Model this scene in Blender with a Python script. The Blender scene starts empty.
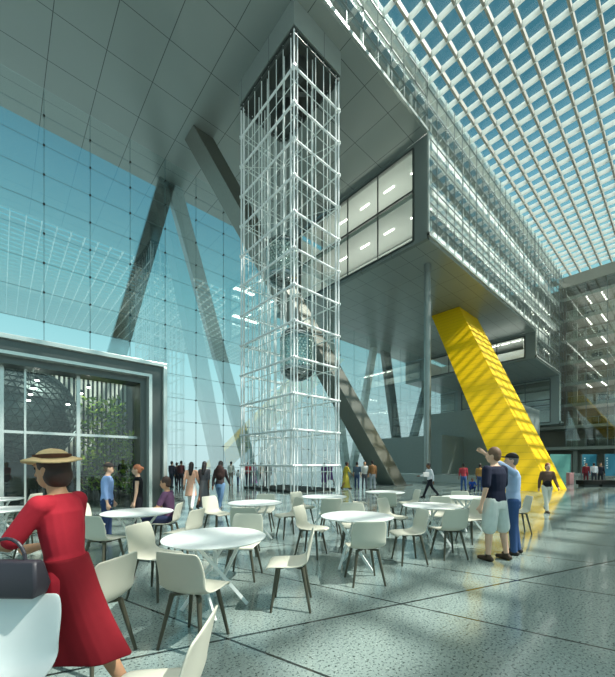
import bpy, bmesh, math, random
from mathutils import Vector, Matrix
from math import sin, cos, pi, radians as R, atan2, sqrt
random.seed(7)
SC = bpy.context.scene
COL = SC.collection
# ------------------------------------------------------------------ camera, sky, sun, exposure
F = 343.0; CX = 307.5; HY = 464.0; EYE = 1.5; TH = R(48.12)
cam = bpy.data.cameras.new('camera'); camo = bpy.data.objects.new('camera', cam); COL.objects.link(camo)
camo.location = (0, 0, EYE); camo.rotation_euler = (R(90), 0, TH - R(90))
cam.sensor_fit = 'HORIZONTAL'; cam.sensor_width = 36; cam.lens = 36 * F / 615
cam.shift_y = (HY - 338.5) / 615
cam.clip_end = 500; cam.clip_start = 0.05
SC.camera = camo
SC.view_settings.view_transform = 'Standard'; SC.view_settings.look = 'None'
SC.view_settings.gamma = 1; SC.view_settings.use_curve_mapping = False
SC.view_settings.exposure = 0.45
SC.cycles.transparent_max_bounces = 24

def lin(c):
    return tuple((v / 12.92 if v <= .04045 else ((v + .055) / 1.055) ** 2.4) for v in (x / 255 for x in c)) + (1,)

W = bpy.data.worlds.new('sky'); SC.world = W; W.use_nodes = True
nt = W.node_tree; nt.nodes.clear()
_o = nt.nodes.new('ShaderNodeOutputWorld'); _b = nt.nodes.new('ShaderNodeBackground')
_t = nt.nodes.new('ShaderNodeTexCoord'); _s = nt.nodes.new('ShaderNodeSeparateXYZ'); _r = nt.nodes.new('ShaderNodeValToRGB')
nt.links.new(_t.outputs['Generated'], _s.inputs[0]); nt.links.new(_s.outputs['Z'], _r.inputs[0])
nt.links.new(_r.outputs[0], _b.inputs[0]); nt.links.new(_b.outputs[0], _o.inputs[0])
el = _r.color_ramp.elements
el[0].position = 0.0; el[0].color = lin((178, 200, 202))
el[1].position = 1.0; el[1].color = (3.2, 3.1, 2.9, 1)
for p, c in ((.10, (178, 206, 208)), (.25, (154, 200, 205)), (.42, (112, 176, 186)), (.58, (82, 142, 162)), (.70, (56, 106, 122)), (.80, (62, 108, 122))):
    e = el.new(p); e.color = lin(c)
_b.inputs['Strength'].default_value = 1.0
sun = bpy.data.lights.new('sun', 'SUN'); suno = bpy.data.objects.new('sun', sun); COL.objects.link(suno)
sun.energy = 5.2; sun.angle = R(0.6); sun.color = (1.0, .96, .88)
suno.rotation_euler = Vector((-.46, .62, -1.0)).to_track_quat('-Z', 'Y').to_euler()
suno.location = (20, -20, 60)

# ------------------------------------------------------------------ pixel helpers
VV = Vector((cos(TH), sin(TH))); RR = Vector((sin(TH), -cos(TH)))
def PD(x, d):
    """plan point that stands d metres deep under picture column x"""
    p = VV * d + RR * ((x - CX) / F * d); return (p.x, p.y)
def img_dir(phi):
    """plan angle of a heading: 0 away from the viewer, 90 to the right"""
    return TH - R(phi)

# ------------------------------------------------------------------ materials
def mat_new(name):
    m = bpy.data.materials.new(name); m.use_nodes = True; m.node_tree.nodes.clear(); return m, m.node_tree
def N(t, kind, **kw):
    n = t.nodes.new(kind)
    for k, v in kw.items(): setattr(n, k, v)
    return n
def mth(t, op, a, b=None, c=None):
    n = N(t, 'ShaderNodeMath', operation=op)
    for i, v in enumerate((a, b, c)):
        if v is None: continue
        if isinstance(v, (int, float)): n.inputs[i].default_value = v
        else: t.links.new(v, n.inputs[i])
    return n.outputs[0]
def mixc(t, fac, a, b):
    n = N(t, 'ShaderNodeMix', data_type='RGBA')
    for i, v in ((0, fac), (6, a), (7, b)):
        if hasattr(v, 'is_linked') or hasattr(v, 'links'): t.links.new(v, n.inputs[i])
        elif isinstance(v, (int, float)): n.inputs[i].default_value = v
        else: n.inputs[i].default_value = v
    return n.outputs[2]
def principled(t, col, rough=.5, metal=0, spec=.5):
    o = N(t, 'ShaderNodeOutputMaterial'); b = N(t, 'ShaderNodeBsdfPrincipled')
    if isinstance(col, tuple): b.inputs['Base Color'].default_value = col
    else: t.links.new(col, b.inputs['Base Color'])
    if isinstance(rough, (int, float)): b.inputs['Roughness'].default_value = rough
    else: t.links.new(rough, b.inputs['Roughness'])
    b.inputs['Metallic'].default_value = metal; b.inputs['Specular IOR Level'].default_value = spec
    t.links.new(b.outputs[0], o.inputs[0]); return b
MC = {}
def plain(name, rgb, rough=.5, metal=0, spec=.5, var=.08, scale=6.0):
    """a colour broken up by a little noise"""
    if name in MC: return MC[name]
    m, t = mat_new(name); c = lin(rgb)
    tc = N(t, 'ShaderNodeTexCoord'); nz = N(t, 'ShaderNodeTexNoise'); nz.inputs['Scale'].default_value = scale
    nz.inputs['Detail'].default_value = 3
    t.links.new(tc.outputs['Object'], nz.inputs['Vector'])
    a = tuple(v * (1 - var) for v in c[:3]) + (1,); b = tuple(min(1, v * (1 + var)) for v in c[:3]) + (1,)
    principled(t, mixc(t, nz.outputs[0], a, b), rough, metal, spec)
    MC[name] = m; return m
def emit(name, rgb, s):
    if name in MC: return MC[name]
    m, t = mat_new(name); o = N(t, 'ShaderNodeOutputMaterial'); e = N(t, 'ShaderNodeEmission')
    e.inputs[0].default_value = lin(rgb); e.inputs[1].default_value = s
    t.links.new(e.outputs[0], o.inputs[0]); MC[name] = m; return m
def glass(name, tint, base, grazing, rough=0.0, refl=(1, 1, 1)):
    m, t = mat_new(name); o = N(t, 'ShaderNodeOutputMaterial'); mx = N(t, 'ShaderNodeMixShader')
    tr = N(t, 'ShaderNodeBsdfTransparent'); gl = N(t, 'ShaderNodeBsdfGlossy'); lw = N(t, 'ShaderNodeLayerWeight')
    lw.inputs[0].default_value = .5
    tr.inputs[0].default_value = tuple(tint) + (1,); gl.inputs[0].default_value = tuple(refl) + (1,); gl.inputs['Roughness'].default_value = rough
    f = mth(t, 'POWER', lw.outputs['Facing'], 3.0); f = mth(t, 'MULTIPLY_ADD', f, grazing, base)
    t.links.new(f, mx.inputs[0]); t.links.new(tr.outputs[0], mx.inputs[1]); t.links.new(gl.outputs[0], mx.inputs[2])
    t.links.new(mx.outputs[0], o.inputs[0]); return m
def line_mask(t, coord, spacing, offset, width):
    """1 on the joint lines of a repeating panel grid"""
    a = mth(t, 'SUBTRACT', coord, offset); a = mth(t, 'DIVIDE', a, spacing); a = mth(t, 'FRACT', a)
    a = mth(t, 'SUBTRACT', a, .5); a = mth(t, 'ABSOLUTE', a)
    return mth(t, 'GREATER_THAN', a, .5 - width / spacing / 2)
def panel_metal(name, rgb, rough, metal, sx, ox, sy, oy, w=.035, axes=('X', 'Y'), joint=.25):
    m, t = mat_new(name); tc = N(t, 'ShaderNodeTexCoord'); sp = N(t, 'ShaderNodeSeparateXYZ')
    t.links.new(tc.outputs['Object'], sp.inputs[0])
    k = mth(t, 'MAXIMUM', line_mask(t, sp.outputs[axes[0]], sx, ox, w), line_mask(t, sp.outputs[axes[1]], sy, oy, w))
    nz = N(t, 'ShaderNodeTexNoise'); nz.inputs['Scale'].default_value = .35; t.links.new(tc.outputs['Object'], nz.inputs['Vector'])
    c = lin(rgb)
    base = mixc(t, nz.outputs[0], tuple(v * .93 for v in c[:3]) + (1,), tuple(v * 1.07 for v in c[:3]) + (1,))
    principled(t, mixc(t, k, base, tuple(v * joint for v in c[:3]) + (1,)), rough, metal)
    return m
def terrazzo():
    m, t = mat_new('terrazzo'); tc = N(t, 'ShaderNodeTexCoord'); sp = N(t, 'ShaderNodeSeparateXYZ')
    t.links.new(tc.outputs['Object'], sp.inputs[0]); x, y = sp.outputs['X'], sp.outputs['Y']
    a = mth(t, 'ADD', mth(t, 'MULTIPLY', x, .314), mth(t, 'MULTIPLY', y, .949))
    b = mth(t, 'ADD', mth(t, 'MULTIPLY', x, .962), mth(t, 'MULTIPLY', y, .272))
    k = mth(t, 'MAXIMUM', line_mask(t, a, 3.0, 2.97, .028), line_mask(t, b, 1.53, 2.12, .024))
    n1 = N(t, 'ShaderNodeTexNoise'); n1.inputs['Scale'].default_value = 46; n1.inputs['Detail'].default_value = 4; n1.inputs['Roughness'].default_value = .65
    n2 = N(t, 'ShaderNodeTexNoise'); n2.inputs['Scale'].default_value = 1.1; n2.inputs['Detail'].default_value = 3
    vo = N(t, 'ShaderNodeTexVoronoi'); vo.inputs['Scale'].default_value = 42
    for n in (n1, n2, vo): t.links.new(tc.outputs['Object'], n.inputs['Vector'])
    r1 = N(t, 'ShaderNodeValToRGB'); r1.color_ramp.elements[0].position = .36; r1.color_ramp.elements[1].position = .47
    r1.color_ramp.elements[0].color = lin((54, 66, 64)); r1.color_ramp.elements[1].color = lin((136, 150, 146))
    t.links.new(n1.outputs[0], r1.inputs[0])
    light = mth(t, 'LESS_THAN', vo.outputs['Distance'], .17)
    c = mixc(t, mth(t, 'MULTIPLY', light, .5), r1.outputs[0], lin((205, 214, 206)))
    g = mixc(t, n2.outputs[0], (.80, .84, .83, 1), (1.08, 1.08, 1.06, 1))
    mu = N(t, 'ShaderNodeMix', data_type='RGBA', blend_type='MULTIPLY'); mu.inputs[0].default_value = 1
    t.links.new(c, mu.inputs[6]); t.links.new(g, mu.inputs[7])
    col = mixc(t, k, mu.outputs[2], lin((34, 40, 38)))
    rg = mth(t, 'MULTIPLY_ADD', n2.outputs[0], .14, .03)
    principled(t, col, rg, 0, .9)
    return m
M_FLOOR = terrazzo()
M_SOFFIT = panel_metal('soffit_metal', (158, 166, 162), .32, .35, 2.47, 2.05, 2.86, 24.95)
M_SOFFIT2 = panel_metal('soffit_metal_fine', (158, 166, 162), .30, .35, 2.47, 2.05, 1.43, 24.95, .03)
M_ENDWALL = panel_metal('end_wall_metal', (132, 140, 136), .3, .35, 3.0, 12.46, 50, 0, .03, ('Y', 'Z'))
M_STEEL = plain('brushed_steel', (150, 156, 152), .32, .75)
M_STEELD = plain('dark_steel', (96, 100, 97), .3, .7)
M_MIRROR = plain('polished_steel', (150, 158, 158), .07, 1.0)
M_WHITE = plain('white_paint', (232, 236, 232), .35)
M_RAIL = plain('white_tube', (246, 250, 247), .25, .0)
M_ROD = plain('light_tube', (236, 242, 238), .3, .0)
M_BEAM = plain('roof_beam_white', (240, 243, 240), .45)
def translucent(name, rgb, k):
    m, t = mat_new(name); o = N(t, 'ShaderNodeOutputMaterial'); mx = N(t, 'ShaderNodeMixShader'); d = N(t, 'ShaderNodeBsdfDiffuse'); tr = N(t, 'ShaderNodeBsdfTranslucent')
    d.inputs[0].default_value = lin(rgb); tr.inputs[0].default_value = lin(rgb); mx.inputs[0].default_value = k
    t.links.new(d.outputs[0], mx.inputs[1]); t.links.new(tr.outputs[0], mx.inputs[2]); t.links.new(mx.outputs[0], o.inputs[0]); return m
M_BAFFLE = translucent('translucent_baffle', (246, 248, 245), .6)
M_BEAMG = plain('roof_beam_grey', (166, 162, 150), .5)
M_MULL = plain('mullion_grey', (112, 136, 138), .4, .4)
M_FMULL = plain('facade_mullion', (128, 138, 136), .4, .5)
M_DARK = plain('dark_metal', (48, 52, 50), .4, .4)
M_OFFICE = plain('office_white', (222, 226, 220), .6)
M_SLAB = plain('slab_grey', (204, 208, 202), .6)
M_CONC = plain('grey_wall', (132, 142, 138), .35, .1)
M_FARIN = plain('far_interior', (126, 122, 108), .7)
M_FARSLAB = plain('far_slab', (148, 150, 140), .5)
M_GWALL = glass('curtain_glass', (.95, .99, .985), .22, .5, 0, (.94, 1, 1))
M_GFAC = glass('facade_glass', (.95, .98, .975), .10, .28)
M_GPAV = glass('pavilion_glass', (.90, .93, .91), .05, .4)
M_GROOF = glass('roof_glass', (.96, .985, .99), .02, .2)
M_GFAR = glass('far_glass', (.92, .95, .93), .06, .3)
M_GCAB = glass('cab_glass', (.85, .92, .9), .12, .6)
M_LAMP = emit('lamp_glow', (255, 252, 240), 9)
M_SPOT = emit('spot_glow', (255, 253, 244), 10)

# ------------------------------------------------------------------ mesh helpers
class MB:
    def __init__(s): s.bm = bmesh.new()
    def hexa(s, b, t):
        """b, t: four points each, same winding"""
        v = [s.bm.verts.new(p) for p in list(b) + list(t)]
        for f in ((3, 2, 1, 0), (4, 5, 6, 7), (0, 1, 5, 4), (1, 2, 6, 5), (2, 3, 7, 6), (3, 0, 4, 7)):
            s.bm.faces.new([v[i] for i in f])
        return s
    def box(s, x0, x1, y0, y1, z0, z1):
        return s.hexa([(x0, y0, z0), (x1, y0, z0), (x1, y1, z0), (x0, y1, z0)], [(x0, y0, z1), (x1, y0, z1), (x1, y1, z1), (x0, y1, z1)])
    def bar(s, p0, p1, w, h, up=(0, 0, 1)):
        p0, p1 = Vector(p0), Vector(p1); d = (p1 - p0).normalized(); u = Vector(up)
        if abs(d.dot(u)) > .98: u = Vector((1, 0, 0))
        a = d.cross(u).normalized() * w / 2; b = a.cross(d).normalized() * h / 2
        q = [-a - b, a - b, a + b, -a + b]
        return s.hexa([p0 + x for x in q], [p1 + x for x in q])
    def tube(s, p0, p1, r0, r1=None, n=10):
        r1 = r0 if r1 is None else r1
        p0, p1 = Vector(p0), Vector(p1); d = (p1 - p0).normalized()
        u = Vector((0, 0, 1)) if abs(d.z) < .95 else Vector((1, 0, 0))
        a = d.cross(u).normalized(); b = d.cross(a)
        A = [s.bm.verts.new(p0 + (a * cos(2 * pi * i / n) + b * sin(2 * pi * i / n)) * r0) for i in range(n)]
        B = [s.bm.verts.new(p1 + (a * cos(2 * pi * i / n) + b * sin(2 * pi * i / n)) * r1) for i in range(n)]
        for i in range(n): s.bm.faces.new((A[i], A[(i + 1) % n], B[(i + 1) % n], B[i]))
        s.bm.faces.new(A[::-1]); s.bm.faces.new(B); return s
    def path(s, pts, r, n=8):
        for a, b in zip(pts, pts[1:]): s.tube(a, b, r, n=n)
        return s
    def lathe(s, prof, c=(0, 0, 0), n=32):
        """prof: list of (radius, z)"""
        c = Vector(c); rings = []
        for r, z in prof:
            if r < 1e-6: rings.append([s.bm.verts.new(c + Vector((0, 0, z)))])
            else: rings.append([s.bm.verts.new(c + Vector((r * cos(2 * pi * i / n), r * sin(2 * pi * i / n), z))) for i in range(n)])
        for A, B in zip(rings, rings[1:]):
            for i in range(n):
                j = (i + 1) % n
                if len(A) == 1 and len(B) == 1: continue
                if len(A) == 1: s.bm.faces.new((A[0], B[j], B[i]))
                elif len(B) == 1: s.bm.faces.new((A[i], A[j], B[0]))
                else: s.bm.faces.new((A[i], A[j], B[j], B[i]))
        return s
    def loft(s, rings, cap=True):
        """rings: list of lists of points of one length"""
        V = [[s.bm.verts.new(p) for p in r] for r in rings]; n = len(V[0])
        for A, B in zip(V, V[1:]):
            for i in range(n): s.bm.faces.new((A[i], A[(i + 1) % n], B[(i + 1) % n], B[i]))
        if cap: s.bm.faces.new(V[0][::-1]); s.bm.faces.new(V[-1])
        return s
    def ell(s, c, rx, ry, rz, rot=None, nu=20, nv=12, zmin=-1.0):
        M = rot or Matrix.Identity(3); c = Vector(c); rings = []
        for j in range(nv + 1):
            z = zmin + (1 - zmin) * (1 - cos(pi * j / nv)) / 2; q = sqrt(max(0, 1 - z * z))
            q = max(q, .02)
            rings.append([c + M @ Vector((rx * q * cos(2 * pi * i / nu), ry * q * sin(2 * pi * i / nu), rz * z)) for i in range(nu)])
        return s.loft(rings)
    def caps(s, p0, p1, r0, r1, n=14):
        """tapered limb with round ends"""
        p0, p1 = Vector(p0), Vector(p1); d = (p1 - p0).normalized()
        u = Vector((0, 0, 1)) if abs(d.z) < .95 else Vector((1, 0, 0))
        a = d.cross(u).normalized(); b = d.cross(a); rings = []
        def ring(c, r): rings.append([c + (a * cos(2 * pi * i / n) + b * sin(2 * pi * i / n)) * max(r, 1e-4) for i in range(n)])
        for k in range(4): t = k / 4 * pi / 2; ring(p0 - d * r0 * cos(t), r0 * max(.08, sin(t)))
        ring(p0, r0); ring(p1, r1)
        for k in range(3, -1, -1): t = k / 4 * pi / 2; ring(p1 + d * r1 * cos(t), r1 * max(.08, sin(t)))
        return s.loft(rings)
    def mesh(s, name):
        bmesh.ops.recalc_face_normals(s.bm, faces=s.bm.faces[:])
        me = bpy.data.meshes.new(name); s.bm.to_mesh(me); s.bm.free(); return me
    def build(s, name, m, parent=None, smooth=False, bevel=0, angle=40):
        me = s.mesh(name); return put(name, me, m, parent, smooth, bevel, angle)
def put(name, me, m, parent=None, smooth=False, bevel=0, angle=40):
    if m is not None: me.materials.clear(); me.materials.append(m)
    o = bpy.data.objects.new(name, me); COL.objects.link(o)
    if parent is not None: o.parent = parent
    if smooth:
        me.shade_smooth()
        if angle < 180: me.set_sharp_from_angle(angle=R(angle))
    if bevel:
        b = o.modifiers.new('bevel', 'BEVEL'); b.width = bevel; b.segments = 2; b.limit_method = 'ANGLE'
    return o
def bake(me, mods):
    """mesh with modifiers evaluated; mods: list of (type, {attr: value})"""
    o = bpy.data.objects.new('bake', me); COL.objects.link(o)
    for i, (k, kw) in enumerate(mods):
        m = o.modifiers.new(str(i), k)
        for a, v in kw.items(): setattr(m, a, v)
    dg = bpy.context.evaluated_depsgraph_get(); dg.update()
    out = bpy.data.meshes.new_from_object(o.evaluated_get(dg))
    bpy.data.objects.remove(o); bpy.data.meshes.remove(me); return out
def tag(o, label, cat, group=None, kind=None):
    o['label'] = label; o['category'] = cat
    if group: o['group'] = group
    if kind: o['kind'] = kind
    return o
def struct(o, label=None):
    o['kind'] = 'structure'
    if label: o['label'] = label
    return o
def empty(name, loc=(0, 0, 0), rz=0):
    o = bpy.data.objects.new(name, None); COL.objects.link(o); o.location = loc; o.rotation_euler = (0, 0, rz); o.empty_display_size = .2; return o
def copy_tree(o, parent=None):
    c = o.copy(); COL.objects.link(c)
    if parent is not None: c.parent = parent; c.matrix_parent_inverse = o.matrix_parent_inverse
    for ch in list(o.children): copy_tree(ch, c)
    return c
def base_empty(name, loc, rz=0): return empty(name, loc, rz)
def shifted(p, c): return tuple(a - b for a, b in zip(p, c))

# ================================================================== THE SETTING
XE = 62.0      # far building
YG = 27.0      # glass curtain wall
YF = 12.46     # atrium facade
HS = 25.0      # upper soffit
HL = 17.8      # lower soffit
HR = 29.0      # skylight roof
X1 = 22.6      # end wall of the overhanging block
X2, H2 = 48.0, 14.5
X3, H3 = 59.5, 7.5
struct(MB().box(-30, 80, -34, 45, -.3, 0).build('floor', M_FLOOR))
# upper and lower soffits
struct(MB().box(-30, X1 - .02, YF + .02, 30.2, HS, HS + .5).build('soffit', M_SOFFIT))
struct(MB().box(X1 + .3, X2 - .02, YF + .02, 30.2, HL - .25, HL).build('soffit', M_SOFFIT2))
struct(MB().box(X2 + .3, X3 - .02, YF + .02, 30.2, H2 - .25, H2).build('soffit', M_SOFFIT2))
struct(MB().box(X3 + .3, XE, YF + .02, 30.2, H3 - .25, H3).build('soffit', M_SOFFIT2))

# glass curtain wall with cable mullions and nodes
gx = [2.05 + 2.47 * k for k in range(-12, 25)]
gz = [25.1 - 1.84 * k for k in range(0, 14)]
wg = struct(MB().box(gx[0], XE, YG, YG + .03, 0, HS - .01).build('wall_north', M_GWALL))
mb = MB()
for x in gx: mb.tube((x, YG - .05, 0), (x, YG - .05, HS - .02), .015, n=6)
mb.build('mullion', M_MULL, wg)
mb = MB()
for z in gz[1:]: mb.tube((gx[0], YG - .05, z), (XE, YG - .05, z), .012, n=6)
mb.build('cable', M_MULL, wg)
mb = MB()
for x in gx[8:24]:
    for z in gz[1:]: mb.tube((x, YG - .11, z), (x, YG - .001, z), .06, n=8)
mb.build('node_fitting', M_DARK, wg)

# skylight roof
roof = struct(MB().box(-22, XE + 2, -30, YF + 1.2, HR + .55, HR + .58).build('ceiling', M_GROOF))
struct(MB().box(-22, XE + 2, -30, -17.2, HR + .6, HR + .9).build('ceiling', M_SLAB))  # unseen opaque slab, added to keep sun off the near floor
PY, PX = 1.15, 1.40
lm = MB().box(-22, XE + 2, -.07, .07, HR + .1, HR + .5).mesh('long_beam')
for k in range(0, 37):
    o = put('long_beam', lm, M_BEAMG, roof); o.location = (0, 11.75 - PY * k, 0)
cm = MB().box(-.05, .05, -30, YF + 1.2, HR + .08, HR + .5).mesh('cross_beam')
for k in range(0, 60):
    o = put('cross_beam', cm, M_BAFFLE, roof); o.location = (-21.6 + PX * k, 0, 0)

# ------------------------------------------------------------------ overhanging block with glass atrium facade
def facade_glass(name, x0, x1, z0, z1):
    o = struct(MB().box(x0, x1, YF, YF + .03, z0, z1).build(name, M_GFAC)); return o
fw = facade_glass('wall_atrium', -22, X1, HS + .12, HR + .5)
f2 = facade_glass('wall_atrium', X1, X2, HL + .12, HR + .5)
f3 = facade_glass('wall_atrium', X2, X3, H2 + .12, HR + .5)
f4 = facade_glass('wall_atrium', X3, XE, H3 + .12, HR + .5)
def grid(parent, x0, x1, z0, z1, dx=1.4, dz=1.2):
    a = MB(); x = x0
    while x < x1 + .01:
        a.box(x - .018, x + .018, YF - .04, YF + .0, z0, z1); x += dx
    a.build('mullion', M_FMULL, parent)
    b = MB(); z = z0
    while z < z1 + .01:
        b.box(x0, x1, YF - .05, YF + .0, z - .03, z + .03); z += dz
    b.build('transom', M_FMULL, parent)
grid(fw, -22 + 1.0, X1, HS + .14, HR + .3, 1.4, 1.15); grid(f2, X1, X2, HL + .14, HR + .3, 1.4, 1.15)
grid(f3, X2, X3, H2 + .14, HR + .3, 1.4, 1.15); grid(f4, X3, XE, H3 + .14, HR + .3, 1.25, 1.15)
# rims, the bright metal lip along the bottom of the facade
M_LIP = plain('bright_lip', (214, 220, 214), .22, .6)
lp = MB()
lp.box(-22, X1 + .06, YF - .14, YF + .0, HS - .02, HS + .14)
lp.box(X1 - .06, X1 + .10, YF - .14, YF + .0, HL - .05, HS + .14)
lp.box(X1 - .06, X2 + .06, YF - .14, YF + .0, HL - .05, HL + .13)
lp.box(X2 - .06, X2 + .10, YF - .14, YF + .0, H2 - .05, HL + .13)
lp.box(X2 - .06, X3 + .06, YF - .14, YF + .0, H2 - .05, H2 + .13)
lp.box(X3 - .06, X3 + .10, YF - .14, YF + .0, H3 - .05, H2 + .13)
lp.box(X3 - .06, XE, YF - .14, YF + .0, H3 - .05, H3 + .13)
struct(lp.build('trim_1', M_LIP))
# office floors and the inner corridor wall behind the glass
def slab(x0, x1, z, t=.35, y0=YF + .5, y1=26.6):
    struct(MB().box(x0, x1, y0, y1, z - t, z).build('floor_slab', M_SLAB))
slab(X1 + .4, XE, 21.75); slab(-22, X1 - .1, 25.55, .03); slab(X1 + .4, XE, 25.3, .3); slab(-22, XE, HR + .5, .4, YF + .1)
slab(X2 + .4, XE, 17.9, .3); slab(X3 + .4, XE, 11.0, .3); slab(X3 + .4, XE, 14.4, .3)
iw = MB()
iw.box(-22, XE, 14.4, 14.55, HS + .6, HR + .05)
struct(iw.build('wall_corridor', M_OFFICE))
struct(MB().box(X1 + 4.6, XE, 14.4, 14.55, 21.8, HS - .05).build('wall_corridor', M_OFFICE))
struct(MB().box(X1 + 4.6, XE, 14.4, 14.55, HL + .02, 21.35).build('wall_corridor', M_OFFICE))
struct(MB().box(X2 + 3.0, XE, 14.4, 14.55, H2 + .02, HL - .4).build('wall_corridor', M_OFFICE))
# ties and struts seen through the facade
tb = MB()
x = -20.0
while x < 61:
    for z0, z1, xa in ((HS + .6, HR, -30), (21.8, HS - .1, X1 + 1), (HL, 21.3, X1 + 1), (H2, HL - .3, X2 + .5)):
        if x > xa:
            tb.tube((x, YF + .9, z0), (x, YF + .9, z1), .07, n=8)
            tb.tube((x, YF + .9, z0), (x + 2.8, YF + .9, z1), .018, n=6)
    x += 2.8
struct(tb.build('facade_tie', M_WHITE))
rl = MB()
for z, xa in ((HS + 1.5, -20), (22.8, X1 + .6), (HL + 1.05, X1 + .6), (H2 + 1.05, X2 + .6)):
    rl.box(xa, XE, YF + .6, YF + .66, z, z + .06); rl.box(xa, XE, YF + .55, YF + 1.5, z + 1.6, z + 1.72)
struct(rl.build('facade_rail', M_FMULL))

# end walls with their windows: (x, z0, z1, levels)
def end_wall(x, z0, z1, mids, ywin0=13.55, ywin1=26.4, depth=4.2):
    w = MB()
    w.box(x, x + .3, YF, ywin0, z0, z1)
    w.box(x, x + .3, ywin0, ywin1, z0, z0 + .32); w.box(x, x + .3, ywin0, ywin1, z1 - .36, z1)
    w.box(x, x + .3, ywin1, 30.2, z0, z1)
    struct(w.build('wall_end', M_ENDWALL))
    zs = [z0 + .32] + mids + [z1 - .36]
    fr = MB()
    for z in zs: fr.box(x - .06, x + .1, ywin0, ywin1, z - .07, z + .07)
    for y in (ywin0, ywin1): fr.box(x - .06, x + .1, y - .07, y + .07, zs[0], zs[-1])
    y = ywin0 + 3.2
    while y < ywin1 - 1: fr.box(x - .05, x + .06, y - .035, y + .035, zs[0], zs[-1]); y += 3.2
    f = struct(fr.build('window_frame', M_STEELD))
    MB().box(x + .02, x + .05, ywin0, ywin1, zs[0], zs[-1]).build('pane', M_GFAR, f)
    for a, b in zip(zs, zs[1:]):
        r = MB().box(x + depth, x + depth + .15, 14.57, 26.4, a, b - .3); r.box(x + .35, x + depth + .15, 26.42, 26.56, a, b - .3)  # second box: side wall added to block lamp reflections in the curtain glass
        struct(r.build('wall_office', M_OFFICE))
end_wall(X1, HL - .25, HS, [21.55])
end_wall(X2, H2 - .25, HL - .26, [])
end_wall(X3, H3 - .25, H2 - .26, [10.9])
lt = MB().box(-.04, .04, -.5, .5, -.05, 0).mesh('light_strip')
def strip(x, y, z, label, grp):
    o = put('light_strip', lt, M_LAMP); o.location = (x, y, z); o.rotation_euler = (0, 0, 0); tag(o, label, 'ceiling light', grp)
for z, w in ((24.98, 'upper'), (21.38, 'lower')):
    for y in (14.6, 17.2, 19.8, 22.4):
        strip(X1 + 2.2, y, z + .02, 'white light strip under the ceiling of the %s row of end windows above the atrium' % w, 'light strips behind the %s end windows' % w)
for y in (13.9, 15.2, 16.5, 17.8, 19.1):
    for dx in (1.0, 2.4): strip(X2 + dx, y, 17.6, 'white light strip behind the small end window beside the yellow strut', 'light strips behind the small end window')

def room_fill(x, y, z, sx, sy, p, up=False):  # added area light without a fixture, brightens the rooms behind glass
    l = bpy.data.lights.new('room_fill', 'AREA'); l.shape = 'RECTANGLE'; l.size = sx; l.size_y = sy; l.energy = p; l.color = (1, .98, .93)
    o = bpy.data.objects.new('room_fill', l); COL.objects.link(o); o.location = (x, y, z)
    if up: o.rotation_euler = (pi, 0, 0)
room_fill(X1 + 2.6, 20, 22.9, 2.0, 10, 95, True); room_fill(X1 + 2.6, 20, 19.2, 2.0, 10, 95, True)
room_fill(X2 + 1.8, 18, 15.6, 2, 9, 80, True)
for z in (7.2, 10.4, 13.5, 16.6, 19.8, 22.9): room_fill(XE + 2.2, 2, z + .5, 2.5, 18, 160, True)  # added upward fill for the dim far storeys
for z in (28.9, 24.9, 21.2): room_fill(42, 13.6, z, 38, .8, 560)  # added fill along the facade corridor
room_fill(6, 13.6, 28.9, 30, .8, 400)
# ------------------------------------------------------------------ far building
zs = [4.05, 7.15, 10.3, 13.4, 16.5, 19.7, 22.8, 25.9]
fb = struct(MB().box(XE + 4.2, XE + 4.4, -30, 30, 0, HR).build('wall_east', M_FARIN))
for z in zs: MB().box(XE, XE + 4.2, -30, 30.1, z - .45, z).build('slab_edge', M_FARSLAB, fb)
MB().box(XE - .1, XE + 4.2, -30, YF + .6, HR - 1.6, HR - .05).build('fascia', M_FARSLAB, fb)
for y in [11.4 - 4.6 * k for k in range(9)]: MB().box(XE + 1.6, XE + 2.1, y - .25, y + .25, 0, 26).build('pillar', M_FARSLAB, fb)
for z in zs[:-1]:
    g = MB().box(XE - .02, XE + .0, -30, YF - .3, z, z + 1.0).build('balustrade', M_GFAR, fb)
    h = MB().box(XE - .04, XE + .03, -30, YF - .3, z + 1.0, z + 1.06)
    y = -29.0
    while y < 12: h.box(XE - .03, XE + .02, y - .02, y + .02, z, z + 1.0); y += 1.5
    h.build('handrail', M_STEEL, fb)
fg = MB()
for y in [12.1 - 2.3 * k for k in range(16)]: fg.box(XE - .42, XE - .36, y - .03, y + .03, 4.0, HR - 1.7)
fg.build('glazing_mullion', M_FMULL, fb)
MB().box(XE - .36, XE - .34, -26, YF - .3, 4.0, HR - 1.7).build('glazing', M_GFAR, fb)
# dark desks / plant boxes on the storeys
for i, z in enumerate(zs[:-1]):
    for j in range(3):
        y = 10.2 - 3.1 * j - (i % 3) * .7
        MB().box(XE + 3.0, XE + 4.1, y - .9, y + .2, z, z + 1.35).build('cabinet_block', M_DARK, fb)
dl = MB().lathe([(0, -.05), (.08, -.05), (.08, 0), (0, 0)], n=12).mesh('downlight')
for z in zs[3:]:
    for y0 in (9.9, 8.2, 5.8):
        for k in range(4):
            o = put('downlight', dl, M_SPOT); o.location = (XE + .5 + 1.0 * k, y0 - .03 * k, z - .45)
            tag(o, 'small bright downlight set under a storey slab of the building at the far end', 'downlight', 'downlights under the far storeys')

# ================================================================== STRUTS AND COLUMNS
def leaning(name, base, top, sb, st, m, z0, z1, label, cat='strut', ribs=None):
    (bx, by), (tx, ty) = base, top
    e = empty(name, (bx, by, z0))
    def q(cx, cy, s, z): return [(cx - bx + a * s[0] / 2, cy - by + b * s[1] / 2, z - z0) for a, b in ((-1, -1), (1, -1), (1, 1), (-1, 1))]
    b, t = q(bx, by, sb, z0), q(tx, ty, st, z1)
    MB().hexa(b, t).build('shaft', m, e, bevel=.03)
    tag(e, label, cat)
    return e, b, t
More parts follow.
